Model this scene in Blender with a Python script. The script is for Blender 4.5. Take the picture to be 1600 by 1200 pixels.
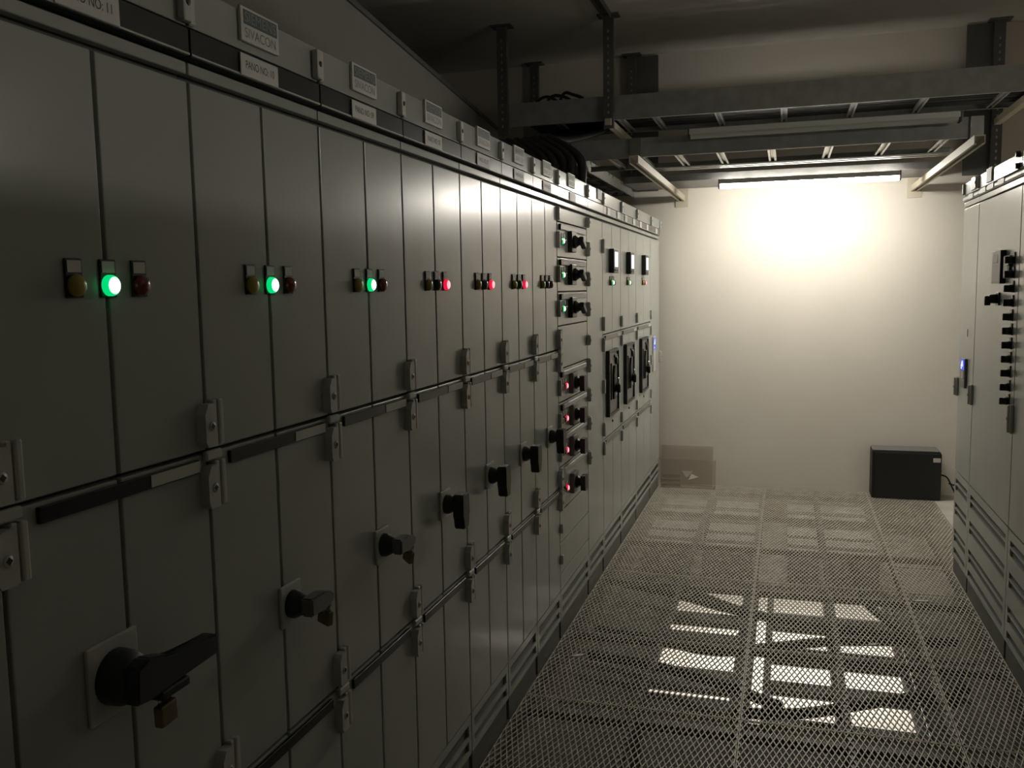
import bpy, bmesh, math, random
from mathutils import Vector, Matrix
random.seed(7)
for o in list(bpy.data.objects): bpy.data.objects.remove(o, do_unlink=True)
scene = bpy.context.scene
C = scene.collection

# ------------------------------------------------------------------ camera
EYE = 1.67
FPX = 1408.87
YAW, PITCH, ROLL = math.radians(16.952), math.radians(6.042), math.radians(-0.968)
_cy, _sy, _cp, _sp = math.cos(YAW), math.sin(YAW), math.cos(PITCH), math.sin(PITCH)
FWD = Vector((-_sy*_cp, _cy*_cp, -_sp)); _r = Vector((_cy, _sy, 0)); _u = _r.cross(FWD)
RIGHT = math.cos(ROLL)*_r + math.sin(ROLL)*_u
UP = -math.sin(ROLL)*_r + math.cos(ROLL)*_u
cam_d = bpy.data.cameras.new('camera'); cam_d.sensor_width = 36; cam_d.lens = FPX*36/1600
cam_d.clip_start = 0.02
cam = bpy.data.objects.new('camera', cam_d); C.objects.link(cam)
cam.matrix_world = Matrix(((RIGHT.x, UP.x, -FWD.x, 0), (RIGHT.y, UP.y, -FWD.y, 0), (RIGHT.z, UP.z, -FWD.z, EYE), (0, 0, 0, 1)))
scene.camera = cam
# ------------------------------------------------------------------ world, exposure
w = bpy.data.worlds.new('world'); scene.world = w; w.use_nodes = True
w.node_tree.nodes['Background'].inputs[0].default_value = (0.0, 0.0, 0.0, 1)
vs = scene.view_settings
vs.view_transform = 'Standard'; vs.look = 'None'; vs.gamma = 1; vs.use_curve_mapping = False; vs.exposure = 0.0
scene.cycles.use_denoising = True
scene.cycles.max_bounces = 8; scene.cycles.diffuse_bounces = 5; scene.cycles.use_adaptive_sampling = True; scene.cycles.adaptive_threshold = 0.02; scene.cycles.glossy_bounces = 4
scene.cycles.sample_clamp_indirect = 4.0
TUBE_L = 99.0          # lit batten at the back wall
BASE_L = 280.0          # batten on the lower level, under the grating
WARM = (1.0, 0.945, 0.84)

# ------------------------------------------------------------------ pixel helpers (1600x1200)
def ray(px, py): return FWD + RIGHT*((px-800)/FPX) - UP*((py-600)/FPX)
def onZ(px, py, z):
    d = ray(px, py); t = (z-EYE)/d.z; return Vector((d.x*t, d.y*t, z))
def onY(px, py, y):
    d = ray(px, py); t = y/d.y; return Vector((d.x*t, y, EYE+d.z*t))
def onX(px, py, x):
    d = ray(px, py); t = x/d.x; return Vector((x, d.y*t, EYE+d.z*t))

# ------------------------------------------------------------------ materials
M = {}
def mat(name, col, rough=0.5, metal=0.0, spec=0.5, bump=0.0, bscale=200.0, var=0.0, vscale=6.0, emit=None, estr=0.0, alpha=1.0, coat=0.0):
    m = bpy.data.materials.new(name); m.use_nodes = True; nt = m.node_tree; b = nt.nodes['Principled BSDF']
    b.inputs['Base Color'].default_value = (*col, 1); b.inputs['Roughness'].default_value = rough
    b.inputs['Metallic'].default_value = metal; b.inputs['Specular IOR Level'].default_value = spec
    if coat: b.inputs['Coat Weight'].default_value = coat; b.inputs['Coat Roughness'].default_value = 0.12
    if alpha < 1: b.inputs['Alpha'].default_value = alpha
    tc = None
    if bump or var: tc = nt.nodes.new('ShaderNodeTexCoord')
    if bump:
        n = nt.nodes.new('ShaderNodeTexNoise'); n.inputs['Scale'].default_value = bscale; n.inputs['Detail'].default_value = 3
        bp = nt.nodes.new('ShaderNodeBump'); bp.inputs['Strength'].default_value = bump; bp.inputs['Distance'].default_value = 0.002
        nt.links.new(tc.outputs['Object'], n.inputs['Vector']); nt.links.new(n.outputs['Fac'], bp.inputs['Height']); nt.links.new(bp.outputs['Normal'], b.inputs['Normal'])
    if var:
        n = nt.nodes.new('ShaderNodeTexNoise'); n.inputs['Scale'].default_value = vscale; n.inputs['Detail'].default_value = 5
        r = nt.nodes.new('ShaderNodeValToRGB')
        r.color_ramp.elements[0].position = 0.3; r.color_ramp.elements[1].position = 0.7
        r.color_ramp.elements[0].color = (*[c*(1-var) for c in col], 1); r.color_ramp.elements[1].color = (*[min(1, c*(1+var)) for c in col], 1)
        nt.links.new(tc.outputs['Object'], n.inputs['Vector']); nt.links.new(n.outputs['Fac'], r.inputs['Fac']); nt.links.new(r.outputs['Color'], b.inputs['Base Color'])
        rr = nt.nodes.new('ShaderNodeMapRange'); rr.inputs['To Min'].default_value = rough*0.88; rr.inputs['To Max'].default_value = min(1, rough*1.12)
        nt.links.new(n.outputs['Fac'], rr.inputs['Value']); nt.links.new(rr.outputs['Result'], b.inputs['Roughness'])
    if emit: b.inputs['Emission Color'].default_value = (*emit, 1); b.inputs['Emission Strength'].default_value = estr
    M[name] = m; return m
mat('paint', (0.455, 0.475, 0.447), 0.225, bump=0.03, bscale=260, var=0.03, vscale=3)
mat('paint_shaded', (0.10, 0.10, 0.095), 0.6)  # carcass grey darkened so the shade in the door gaps is painted in
mat('louvre', (0.05, 0.05, 0.047), 0.6)
mat('plinth', (0.16, 0.16, 0.15), 0.55)
mat('latch', (0.60, 0.60, 0.57), 0.4, bump=0.05)
mat('latch_dark', (0.02, 0.02, 0.02), 0.5)
mat('wall', (0.74, 0.695, 0.62), 0.85, bump=0.15, bscale=90, var=0.025, vscale=2.5)
mat('ceiling', (0.66, 0.64, 0.59), 0.9, bump=0.1, bscale=60, var=0.04)
mat('partition', (0.27, 0.26, 0.245), 0.8, bump=0.1, var=0.04)
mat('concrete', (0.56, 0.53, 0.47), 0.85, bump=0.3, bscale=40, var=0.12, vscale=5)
mat('concrete_shaded', (0.24, 0.23, 0.21), 0.85, bump=0.3, bscale=40, var=0.15, vscale=5)  # slab concrete darkened to paint in the black void under the near grating
mat('stringer', (0.20, 0.195, 0.18), 0.5, metal=0.3, var=0.1)
mat('pale_floor', (0.78, 0.76, 0.72), 0.7, var=0.06)
mat('galv', (0.42, 0.42, 0.40), 0.42, metal=0.85, bump=0.05, var=0.12, vscale=18)
mat('grate', (0.70, 0.66, 0.57), 0.5, metal=0.15, var=0.15, vscale=14)
mat('tray', (0.33, 0.33, 0.32), 0.5, metal=0.2, var=0.12, vscale=12)
mat('tray_bright', (0.60, 0.60, 0.57), 0.32, metal=0.9, var=0.1, vscale=20)
mat('post', (0.13, 0.13, 0.125), 0.55, metal=0.2, var=0.1)
mat('beige', (0.60, 0.55, 0.44), 0.5, var=0.05)
mat('batten', (0.62, 0.61, 0.58), 0.45)
mat('cap_dark', (0.06, 0.06, 0.06), 0.5)
mat('diffuser_off', (0.55, 0.55, 0.53), 0.35)
mat('black_plastic', (0.014, 0.014, 0.015), 0.38)
mat('black_matte', (0.010, 0.010, 0.011), 0.6, var=0.2, vscale=30)
mat('handle_dark', (0.030, 0.031, 0.038), 0.42, bump=0.05)
mat('handle_grey', (0.16, 0.16, 0.16), 0.4)
mat('strip_black', (0.010, 0.010, 0.011), 0.30)
mat('strip_lit', (0.17, 0.165, 0.16), 0.28)  # same black plastic, greyed to paint in the light on the far columns
mat('white', (0.72, 0.71, 0.68), 0.5)
mat('card', (0.62, 0.61, 0.57), 0.55)
mat('teal', (0.11, 0.135, 0.135), 0.5)
mat('ink', (0.06, 0.06, 0.06), 0.6)
mat('ink_soft', (0.26, 0.27, 0.27), 0.6)
mat('ink_teal', (0.30, 0.34, 0.34), 0.6)
mat('bezel', (0.020, 0.019, 0.018), 0.45)
mat('lens_yellow', (0.42, 0.34, 0.03), 0.22, coat=0.3)
mat('lens_red', (0.22, 0.020, 0.018), 0.22, coat=0.3)
mat('lens_green', (0.010, 0.050, 0.030), 0.22, coat=0.3)
mat('glow_green', (0.0, 0.25, 0.1), 0.3, emit=(0.0, 0.75, 0.20), estr=0.95)
mat('core_green', (0.2, 0.6, 0.4), 0.3, emit=(0.72, 1.0, 0.86), estr=2.4)
mat('glow_red', (0.3, 0.0, 0.03), 0.3, emit=(1.0, 0.012, 0.06), estr=0.85)
mat('core_red', (0.6, 0.2, 0.2), 0.3, emit=(1.0, 0.45, 0.50), estr=1.3)
mat('brass', (0.24, 0.185, 0.11), 0.4, metal=0.8, var=0.15, vscale=40)
mat('chrome', (0.75, 0.75, 0.75), 0.18, metal=1.0)
mat('screen_white', (0.1, 0.1, 0.12), 0.3, emit=(0.80, 0.86, 1.0), estr=1.5)
mat('screen_blue', (0.01, 0.02, 0.2), 0.3, emit=(0.03, 0.06, 0.85), estr=1.0)
mat('screen_mark', (0.4, 0.5, 0.8), 0.3, emit=(0.55, 0.75, 1.0), estr=1.6)
mat('panel_grey', (0.17, 0.17, 0.165), 0.42)
mat('breaker_grey', (0.20, 0.20, 0.19), 0.35)
mat('tube_glow', (0.9, 0.9, 0.9), 0.5, emit=WARM, estr=TUBE_L)
mat('tube_glow_dim', (0.9, 0.9, 0.9), 0.5, emit=WARM, estr=TUBE_L*0.55)
mat('tube_glow_low', (0.9, 0.9, 0.9), 0.5, emit=(1.0, 0.95, 0.87), estr=BASE_L)
mat('rubber', (0.012, 0.012, 0.012), 0.55, var=0.2, vscale=25)
mat('scrap', (0.90, 0.89, 0.86), 0.6)
# clear smoky plastic
m = bpy.data.materials.new('acrylic'); m.use_nodes = True; nt = m.node_tree; nt.nodes.clear()
out = nt.nodes.new('ShaderNodeOutputMaterial'); mx = nt.nodes.new('ShaderNodeMixShader'); tr = nt.nodes.new('ShaderNodeBsdfTransparent')
pb = nt.nodes.new('ShaderNodeBsdfPrincipled'); pb.inputs['Base Color'].default_value = (0.46, 0.43, 0.40, 1); pb.inputs['Roughness'].default_value = 0.12
tr.inputs[0].default_value = (0.95, 0.93, 0.91, 1); mx.inputs[0].default_value = 0.10
nt.links.new(tr.outputs[0], mx.inputs[1]); nt.links.new(pb.outputs[0], mx.inputs[2]); nt.links.new(mx.outputs[0], out.inputs[0]); M['acrylic'] = m

# ------------------------------------------------------------------ mesh helpers
def box(bm, x0, x1, y0, y1, z0, z1, bev=0.0, seg=1):
    vs_ = [bm.verts.new((x, y, z)) for x in (x0, x1) for y in (y0, y1) for z in (z0, z1)]
    f = [(0, 1, 3, 2), (4, 6, 7, 5), (0, 4, 5, 1), (2, 3, 7, 6), (0, 2, 6, 4), (1, 5, 7, 3)]
    fs = [bm.faces.new([vs_[i] for i in q]) for q in f]
    if bev:
        es = list({e for q in fs for e in q.edges})
        bmesh.ops.bevel(bm, geom=es, offset=bev, segments=seg, affect='EDGES', profile=0.5)
def prism(bm, poly, a0, a1, axis='x'):
    """extrude a polygon: axis x -> poly is (y,z); axis y -> (x,z); axis z -> (x,y)"""
    def P(p, a): return {'x': (a, p[0], p[1]), 'y': (p[0], a, p[1]), 'z': (p[0], p[1], a)}[axis]
    A = [bm.verts.new(P(p, a0)) for p in poly]; B = [bm.verts.new(P(p, a1)) for p in poly]
    n = len(poly); bm.faces.new(A[::-1]); bm.faces.new(B)
    for i in range(n): bm.faces.new((A[i], A[(i+1) % n], B[(i+1) % n], B[i]))
def lathe(bm, prof, y=0.0, z=0.0, seg=20, sm=True):
    """profile list of (x, r) turned about the X axis through (y,z)"""
    rings = []
    for x, r in prof:
        if r < 1e-6: rings.append([bm.verts.new((x, y, z))])
        else: rings.append([bm.verts.new((x, y+r*math.cos(2*math.pi*i/seg), z+r*math.sin(2*math.pi*i/seg))) for i in range(seg)])
    for a, b in zip(rings, rings[1:]):
        for i in range(seg):
            j = (i+1) % seg
            if len(a) == 1 and len(b) == 1: continue
            if len(a) == 1: f = bm.faces.new((a[0], b[j], b[i]))
            elif len(b) == 1: f = bm.faces.new((a[i], a[j], b[0]))
            else: f = bm.faces.new((a[i], a[j], b[j], b[i]))
            f.smooth = sm
    for rg in (rings[0], rings[-1]):
        if len(rg) > 1: bm.faces.new(rg)
def tube(bm, pts, r, seg=8, closed_ends=True):
    pts = [Vector(p) for p in pts]; rings = []
    ref = Vector((0, 0, 1))
    for i, p in enumerate(pts):
        t = (pts[min(i+1, len(pts)-1)] - pts[max(i-1, 0)]).normalized()
        a = t.cross(ref)
        if a.length < 0.05: a = t.cross(Vector((1, 0, 0)))
        a.normalize(); b = t.cross(a)
        rings.append([bm.verts.new(p + r*(math.cos(2*math.pi*k/seg)*a + math.sin(2*math.pi*k/seg)*b)) for k in range(seg)])
    for A, B in zip(rings, rings[1:]):
        for k in range(seg):
            f = bm.faces.new((A[k], A[(k+1) % seg], B[(k+1) % seg], B[k])); f.smooth = True
    if closed_ends: bm.faces.new(rings[0]); bm.faces.new(rings[-1][::-1])
def spline(pts, n=8):
    P = [Vector(p) for p in pts]; P = [2*P[0]-P[1]] + P + [2*P[-1]-P[-2]]; out_ = []
    for i in range(1, len(P)-2):
        for k in range(n):
            t = k/n; a, b, c, d = P[i-1], P[i], P[i+1], P[i+2]
            out_.append(0.5*((2*b)+(c-a)*t+(2*a-5*b+4*c-d)*t*t+(-a+3*b-3*c+d)*t*t*t))
    out_.append(P[-2]); return out_
CACHE = {}
def mesh(name, fn, material, key=None):
    k = (name, key, material)
    if key is not None and k in CACHE: return CACHE[k]
    bm = bmesh.new(); fn(bm); bmesh.ops.recalc_face_normals(bm, faces=bm.faces)
    me = bpy.data.meshes.new(name); bm.to_mesh(me); bm.free(); me.materials.append(M[material])
    if key is not None: CACHE[k] = me
    return me
def part(name, parent, fn, material, loc=(0, 0, 0), key=None, label=None, kind=None, rot=None):
    o = bpy.data.objects.new(name, mesh(name, fn, material, key)); C.objects.link(o); o.parent = parent; o.location = loc
    if rot: o.rotation_euler = rot
    if label: o['label'] = label
    if kind: o['kind'] = kind
    return o
def thing(name, label, cat, loc=(0, 0, 0), rotz=0.0, group=None):
    o = bpy.data.objects.new(name, None); C.objects.link(o); o.location = loc; o.rotation_euler = (0, 0, rotz)
    o.empty_display_size = 0.05; o['label'] = label; o['category'] = cat
    if group: o['group'] = group
    return o
def single(name, label, cat, fn, material, loc=(0, 0, 0), rot=None, group=None, key=None):
    o = part(name, None, fn, material, loc, key=key, rot=rot); o['label'] = label; o['category'] = cat
    if group: o['group'] = group
    return o
def struct(name, fn, material, label=None):
    o = part(name, None, fn, material); o['kind'] = 'structure'
    if label: o['label'] = label
    return o
def text_part(parent, body, size, material, x, y, z, width=None, name='lettering'):
    """flat print on a face whose outward normal is +X, read along +Y; (y,z) is the centre"""
    key = ('txt', body, size, width, material)
    if key not in CACHE:
        cu = bpy.data.curves.new('txt', 'FONT'); cu.body = body; cu.size = size; cu.align_x = 'CENTER'; cu.align_y = 'CENTER'
        ob = bpy.data.objects.new('txt', cu); C.objects.link(ob)
        bpy.context.view_layer.update()
        me = bpy.data.meshes.new_from_object(ob.evaluated_get(bpy.context.evaluated_depsgraph_get()))
        bpy.data.objects.remove(ob, do_unlink=True); bpy.data.curves.remove(cu)
        if width:
            xs = [v.co.x for v in me.vertices]; s = width/(max(xs)-min(xs)+1e-9)
            for v in me.vertices: v.co.x *= s
        me.transform(Matrix(((0, 0, 1, 0), (1, 0, 0, 0), (0, 1, 0, 0), (0, 0, 0, 1))))
        me.materials.clear(); me.materials.append(M[material]); me.name = name; CACHE[key] = me
    o = bpy.data.objects.new(name, CACHE[key]); C.objects.link(o); o.parent = parent; o.location = (x, y, z); return o

# ------------------------------------------------------------------ room shell
LX, RX = -1.004, 0.940            # faces of the left and right cabinet rows
D, CEIL = 7.62, 3.55
XL, XR, YB = -3.6, 4.0, -2.5
struct('wall_back', lambda b: box(b, XL, XR, D, D+0.15, -0.3, CEIL), 'wall')
struct('wall_right', lambda b: box(b, XR, XR+0.15, YB, D, -0.3, CEIL), 'wall')
struct('wall_left', lambda b: box(b, XL-0.15, XL, YB, D, -0.3, CEIL), 'partition')
struct('wall_front', lambda b: box(b, XL, XR, YB-0.15, YB, -0.3, CEIL), 'partition')
struct('ceiling', lambda b: box(b, XL, XR, YB, D, CEIL, CEIL+0.15), 'ceiling')
def px_(y): return -1.49-0.115*y
struct('wall_partition', lambda b: prism(b, [(px_(-2.4), -2.4), (px_(D), D), (px_(D)-0.08, D), (px_(-2.4)-0.08, -2.4)], 0, 2.985, 'z'), 'partition')
struct('trim_1', lambda b: (prism(b, [(px_(-2.4)+0.012, -2.4), (px_(D)+0.012, D), (px_(D)-0.09, D), (px_(-2.4)-0.09, -2.4)], 2.985, 3.012, 'z')), 'post')
# floor: solid strips under the cabinets, slab below the grating with an opening to the lower level
OX0, OX1, OY0, OY1 = -0.70, 0.64, 4.02, 6.00
struct('floor_left', lambda b: box(b, XL, -1.015, YB, D, -0.3, 0.0), 'concrete')
struct('floor_right', lambda b: (box(b, 0.955, XR, YB, 5.60, -0.3, 0.0), box(b, 1.105, XR, 5.60, D, -0.3, 0.0)), 'concrete')
struct('floor_front', lambda b: box(b, -1.015, 0.955, YB, 2.2, -0.3, 0.0), 'concrete')
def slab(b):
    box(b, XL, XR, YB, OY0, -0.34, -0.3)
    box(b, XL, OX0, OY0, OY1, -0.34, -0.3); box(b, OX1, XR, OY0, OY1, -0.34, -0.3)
struct('floor_slab', slab, 'concrete_shaded'); struct('floor_slab_back', lambda b: box(b, XL, XR, OY1, 14.0, -0.34, -0.3), 'concrete')  # back slab left paler so the far floor reads lit
struct('floor_lower', lambda b: box(b, XL, XR, 2.0, 14.0, -2.6, -2.4), 'pale_floor')
struct('wall_lower_back', lambda b: box(b, XL, XR, 13.9, 14.0, -2.4, -0.34), 'wall')
struct('wall_lower_left', lambda b: box(b, XL-0.1, XL, 2.0, 14.0, -2.4, -0.34), 'wall')
struct('wall_lower_right', lambda b: box(b, XR, XR+0.1, 2.0, 14.0, -2.4, -0.34), 'wall')
struct('wall_lower_front', lambda b: box(b, XL, XR, 1.9, 2.0, -2.4, -0.34), 'wall')

# grating: expanded-metal panels laid on stringers
floor = bpy.data.objects.new('floor', None); C.objects.link(floor); floor['kind'] = 'structure'
SWD, LWD = 0.0225, 0.068
def grating(b, x0, x1, y0, y1):
    sl = SWD/LWD
    for fam in (1, -1):
        hw = 0.0021 if fam == 1 else 0.0019
        zt, zb = (0.0, -0.005) if fam == 1 else (-0.0012, -0.0055)
        span = (y1-y0)*sl
        c0 = x0-span if fam == 1 else x0
        c1 = x1 if fam == 1 else x1+span
        k = math.floor(c0/SWD)
        while k*SWD <= c1:
            c = k*SWD; k += 1
            ya, yb = y0, y1
            # x = c + fam*sl*(y-y0); clip to [x0,x1]
            if fam == 1:
                ya = max(ya, y0+(x0-c)/sl); yb = min(yb, y0+(x1-c)/sl)
            else:
                ya = max(ya, y0+(c-x1)/sl); yb = min(yb, y0+(c-x0)/sl)
            if yb-ya < 0.004: continue
            xa, xb = c+fam*sl*(ya-y0), c+fam*sl*(yb-y0)
            V = [b.verts.new((x+s*hw, y, z)) for (x, y) in ((xa, ya), (xb, yb)) for s in (-1, 1) for z in (zb, zt)]
            for q in ((0, 1, 5, 4), (2, 6, 7, 3), (1, 3, 7, 5), (0, 4, 6, 2)): b.faces.new([V[i] for i in q])
    t = 0.0026
    box(b, x0, x0+t, y0, y1, -0.006, 0.0005); box(b, x1-t, x1, y0, y1, -0.006, 0.0005)
    box(b, x0, x1, y0, y0+t, -0.006, 0.0005); box(b, x0, x1, y1-t, y1, -0.006, 0.0005)
R4 = [(2.21, 3.428), (3.432, 5.128), (5.132, 6.828), (6.832, 7.612)]
PAN = [(a, b, c, d) for a, b in ((-1.006, -0.150), (-0.146, 0.629)) for c, d in R4] + [(0.633, 0.944, c, d) for c, d in ((2.21, 3.428), (3.432, 5.128), (5.132, 5.606))] + [(0.633, 1.098, 5.61, 6.828), (0.633, 1.098, 6.832, 7.612)]
for a in PAN: part('grating_panel', floor, lambda b: grating(b, *a), 'grate', kind='stuff')
for x in (-0.99, -0.552, -0.148, 0.25, 0.631, 0.93):
    part('stringer', floor, lambda b: box(b, -0.012, 0.012, 2.21, 7.61, -0.05, -0.007), 'stringer', (x, 0, 0), key='long')
for y in (2.35, 3.43, 4.28, 5.13, 5.98, 6.83, 7.58):
    part('stringer', floor, lambda b: box(b, -1.0, 0.945, -0.016, 0.016, -0.085, -0.0505), 'stringer', (0, y, 0), key='cross')
for x in (-0.552, 0.25):
    for y in (2.35, 3.43, 6.83, 7.55):
        part('pedestal', floor, lambda b: (box(b, -0.02, 0.02, -0.02, 0.02, -0.3, -0.0855), box(b, -0.06, 0.06, -0.05, 0.05, -0.3, -0.29)), 'galv', (x, y, 0), key='ped')

# ------------------------------------------------------------------ switchgear parts (local axes: +X out of the face, +Y along it, Z up)
DEPTH = 0.46
def door_leaf(o, y0, y1, z0, z1, name='door_panel'):
    return part(name, o, lambda b: box(b, -0.020, 0.0, y0, y1, z0, z1, 0.0022, 2), 'paint')
def carcass(o, W, top=2.205):
    part('carcass', o, lambda b: box(b, -DEPTH, -0.021, 0.001, W-0.001, 0.09, top), 'paint_shaded')
    part('plinth', o, lambda b: box(b, -DEPTH+0.02, -0.006, 0.016, W-0.016, 0.0, 0.094, 0.002), 'plinth')
def header(o, W, band='strip_black', latch=True, step=True):
    part('top_rail', o, lambda b: box(b, -0.02, 0.0, 0.003, W-0.003, 2.050, 2.071, 0.002, 2), 'paint')
    hs = part('header_strip', o, lambda b: box(b, -0.02, 0.0078, 0.002, W-0.002, 2.080, 2.127, 0.0015), band)
    part('strip_glint', hs, lambda b: box(b, 0.0079, 0.0095, 0.003, W-0.003, 2.0815, 2.0850, 0.0006), 'latch')  # light bead stands in for the highlight along the strip's lower edge
    part('header_panel', o, lambda b: box(b, -0.03, 0.004, 0.003, W-0.003, 2.131, 2.205, 0.002, 2), 'paint')
    if latch:
        l = part('header_latch', o, lambda b: (box(b, 0.004, 0.020, -0.024, 0.002, 2.134, 2.196, 0.004, 2), box(b, 0.004, 0.012, 0.002, 0.020, 2.132, 2.200, 0.003)), 'latch', (0, W-0.004, 0), key='hl')
        part('lock_insert', l, lambda b: lathe(b, [(0.0202, 0.0065), (0.0215, 0.0055), (0.0215, 0)], -0.011, 2.166, 14), 'latch_dark', key='hl')
def latch_pair(o, y, zc, first=True, dark=False):
    """two quarter-turn latches above and below the horizontal gap at zc"""
    def body(b):
        # rounded lock body + taller flat block with a groove
        poly = [(-0.028, 0.012), (-0.022, 0.003), (0.004, 0.003), (0.004, 0.080), (-0.018, 0.080), (-0.028, 0.062)]
        prism(b, poly, 0.0, 0.020, 'x')
        box(b, 0.0, 0.014, 0.005, 0.016, 0.000, 0.086, 0.002)
        box(b, 0.0, 0.016, 0.019, 0.032, 0.002, 0.086, 0.003, 2)
        box(b, 0.0, 0.008, 0.014, 0.022, 0.004, 0.084)
    for z, flip in ((zc+0.008, 1), (zc-0.104, 1)):
        l = part('door_latch', o, body, 'latch', (0, y, z), key='latch')
        part('lock_insert', l, lambda b: lathe(b, [(0.0202, 0.009), (0.0222, 0.008), (0.0222, 0)], -0.010, 0.040, 16), 'latch', key='li')
        part('key_hole', l, lambda b: prism(b, [(-0.010, 0.0345), (-0.0045, 0.040), (-0.010, 0.0455), (-0.0155, 0.040)], 0.0223, 0.0230, 'x'), 'latch_dark', key='kh')
    part('latch_bridge', o, lambda b: box(b, 0.0, 0.012, -0.018, 0.030, -0.016, 0.002, 0.003), 'latch', (0, y, zc), key='br')
def latch_flat(o, y, z, h=0.07):
    l = part('door_latch', o, lambda b: (box(b, 0.0, 0.022, -0.014, 0.004, -h/2, h/2, 0.004, 2), box(b, 0.0, 0.014, 0.006, 0.020, -h/2-0.003, h/2+0.003, 0.003)), 'latch', (0, y, z), key=('lf', h))
    part('lock_insert', l, lambda b: lathe(b, [(0.0222, 0.007), (0.0235, 0.006), (0.0235, 0)], -0.005, 0.0, 12), 'latch_dark', key='lf')
def hinge(o, y, z, h=0.075):
    part('hinge', o, lambda b: (box(b, 0.0, 0.016, -0.010, 0.010, -h/2, h/2, 0.004, 2)), 'latch', (0, y, z), key=('hg', h))
def nameplate(o, y0, z0=2.147, w=0.133, h=0.064):
    n = part('nameplate', o, lambda b: box(b, 0.0, 0.007, 0, w, 0, h, 0.001), 'white', (0.0045, y0, z0), key='np')
    part('colour_band', n, lambda b: box(b, 0.0071, 0.0077, 0.009, w-0.007, h*0.50, h*0.92), 'teal', key='np')
    text_part(n, 'SIEMENS', 0.027, 'ink_teal', 0.0082, w/2, h*0.70, width=0.108)
    text_part(n, 'SIVACON', 0.026, 'ink_soft', 0.0074, w/2, h*0.25, width=0.108)
def number_label(o, y0, txt, w=0.132):
    n = part('number_label', o, lambda b: box(b, 0.0, 0.003, 0, w, 0, 0.041, 0.0008), 'white', (0.0088, y0, 2.082), key='nl')
    if txt: text_part(n, txt, 0.021, 'ink', 0.0033, w/2, 0.021, width=0.100)
def lamp(o, y, z, colour, lit, s=1.0):
    p = part('indicator_lamp', o, lambda b: box(b, 0.0, 0.004, -0.017*s, 0.017*s, -0.021*s, 0.037*s, 0.001), 'bezel', (0.0003, y, z), key=('il', s), label=('lit ' if lit else 'unlit ')+colour+' lamp')
    part('legend_card', p, lambda b: box(b, 0.004, 0.0048, -0.0135*s, 0.0135*s, 0.0165*s, 0.034*s), 'card', key=s)
    prof = [(0.004, 0.0165*s), (0.008, 0.0165*s), (0.0115*s, 0.0158*s), (0.0145*s, 0.0130*s), (0.0165*s, 0.0080*s), (0.0172*s, 0)]
    part('lens', p, lambda b: lathe(b, prof, 0, -0.003*s, 22), ('glow_' if lit else 'lens_')+colour, key=s)
    if lit: part('lamp_core', p, lambda b: lathe(b, [(0.0146*s, 0.0131*s), (0.0170*s, 0.0100*s), (0.0184*s, 0.0055*s), (0.0188*s, 0)], 0, -0.003*s, 18), 'core_'+colour, key=s)
def label_strip(o, y0, y1, z0, card=None, m='strip_black'):
    s = part('label_strip', o, lambda b: box(b, 0.0003, 0.008, y0, y1, z0, z0+0.024, 0.0012), m)
    if card: part('label_card', s, lambda b: box(b, 0.0081, 0.0092, card[0], card[1], z0+0.002, z0+0.022), 'card')
def vent_panel(o, W, slots=((0.118, 0.150), (0.168, 0.208)), z0=0.098, z1=0.236, m=0.028):
    def fn(b):
        box(b, -0.020, 0.0, 0.004, m, z0, z1); box(b, -0.020, 0.0, W-m, W-0.004, z0, z1)
        zs = [z0] + [v for s in slots for v in s] + [z1]
        for i in range(0, len(zs), 2): box(b, -0.020, 0.0, m, W-m, zs[i], zs[i+1])
    v = part('vent_panel', o, fn, 'paint')
    for s in slots:
        n = max(2, int((s[1]-s[0])/0.009))
        for k in range(n):
            z = s[0]+(k+0.5)*(s[1]-s[0])/n
            part('louvre', v, lambda b: prism(b, [(-0.018, 0.003), (-0.006, -0.003), (-0.006, -0.0045), (-0.018, 0.0015)], m, W-m, 'y'), 'louvre', (0, 0, z), key=('lv', W))
def rotary_long(o, y, z):
    p = part('rotary_handle', o, lambda b: box(b, 0, 0.008, -0.055, 0.055, -0.062, 0.062, 0.003, 2), 'latch', (0, y, z), key='rl')
    part('hub', p, lambda b: lathe(b, [(0.008, 0.044), (0.030, 0.043), (0.046, 0.036), (0.052, 0.024), (0.052, 0)], 0, 0, 28), 'handle_dark', key='rl')
    def lever(b):
        poly = [(-0.030, -0.030), (0.010, -0.034), (0.052, -0.022), (0.165, -0.020), (0.176, -0.018), (0.176, 0.008), (0.168, 0.014), (0.070, 0.012), (0.040, 0.026), (0.000, 0.036), (-0.026, 0.026)]
        prism(b, poly, 0.046, 0.074, 'x')
        bmesh.ops.bevel(b, geom=list(b.edges), offset=0.004, segments=2, affect='EDGES')
    part('lever', p, lever, 'handle_dark', key='rl', rot=(math.radians(-1), 0, 0))
    part('lock_bar', p, lambda b: box(b, 0.040, 0.070, 0.030, 0.100, -0.050, -0.034, 0.003), 'black_plastic', key='rl')
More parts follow.
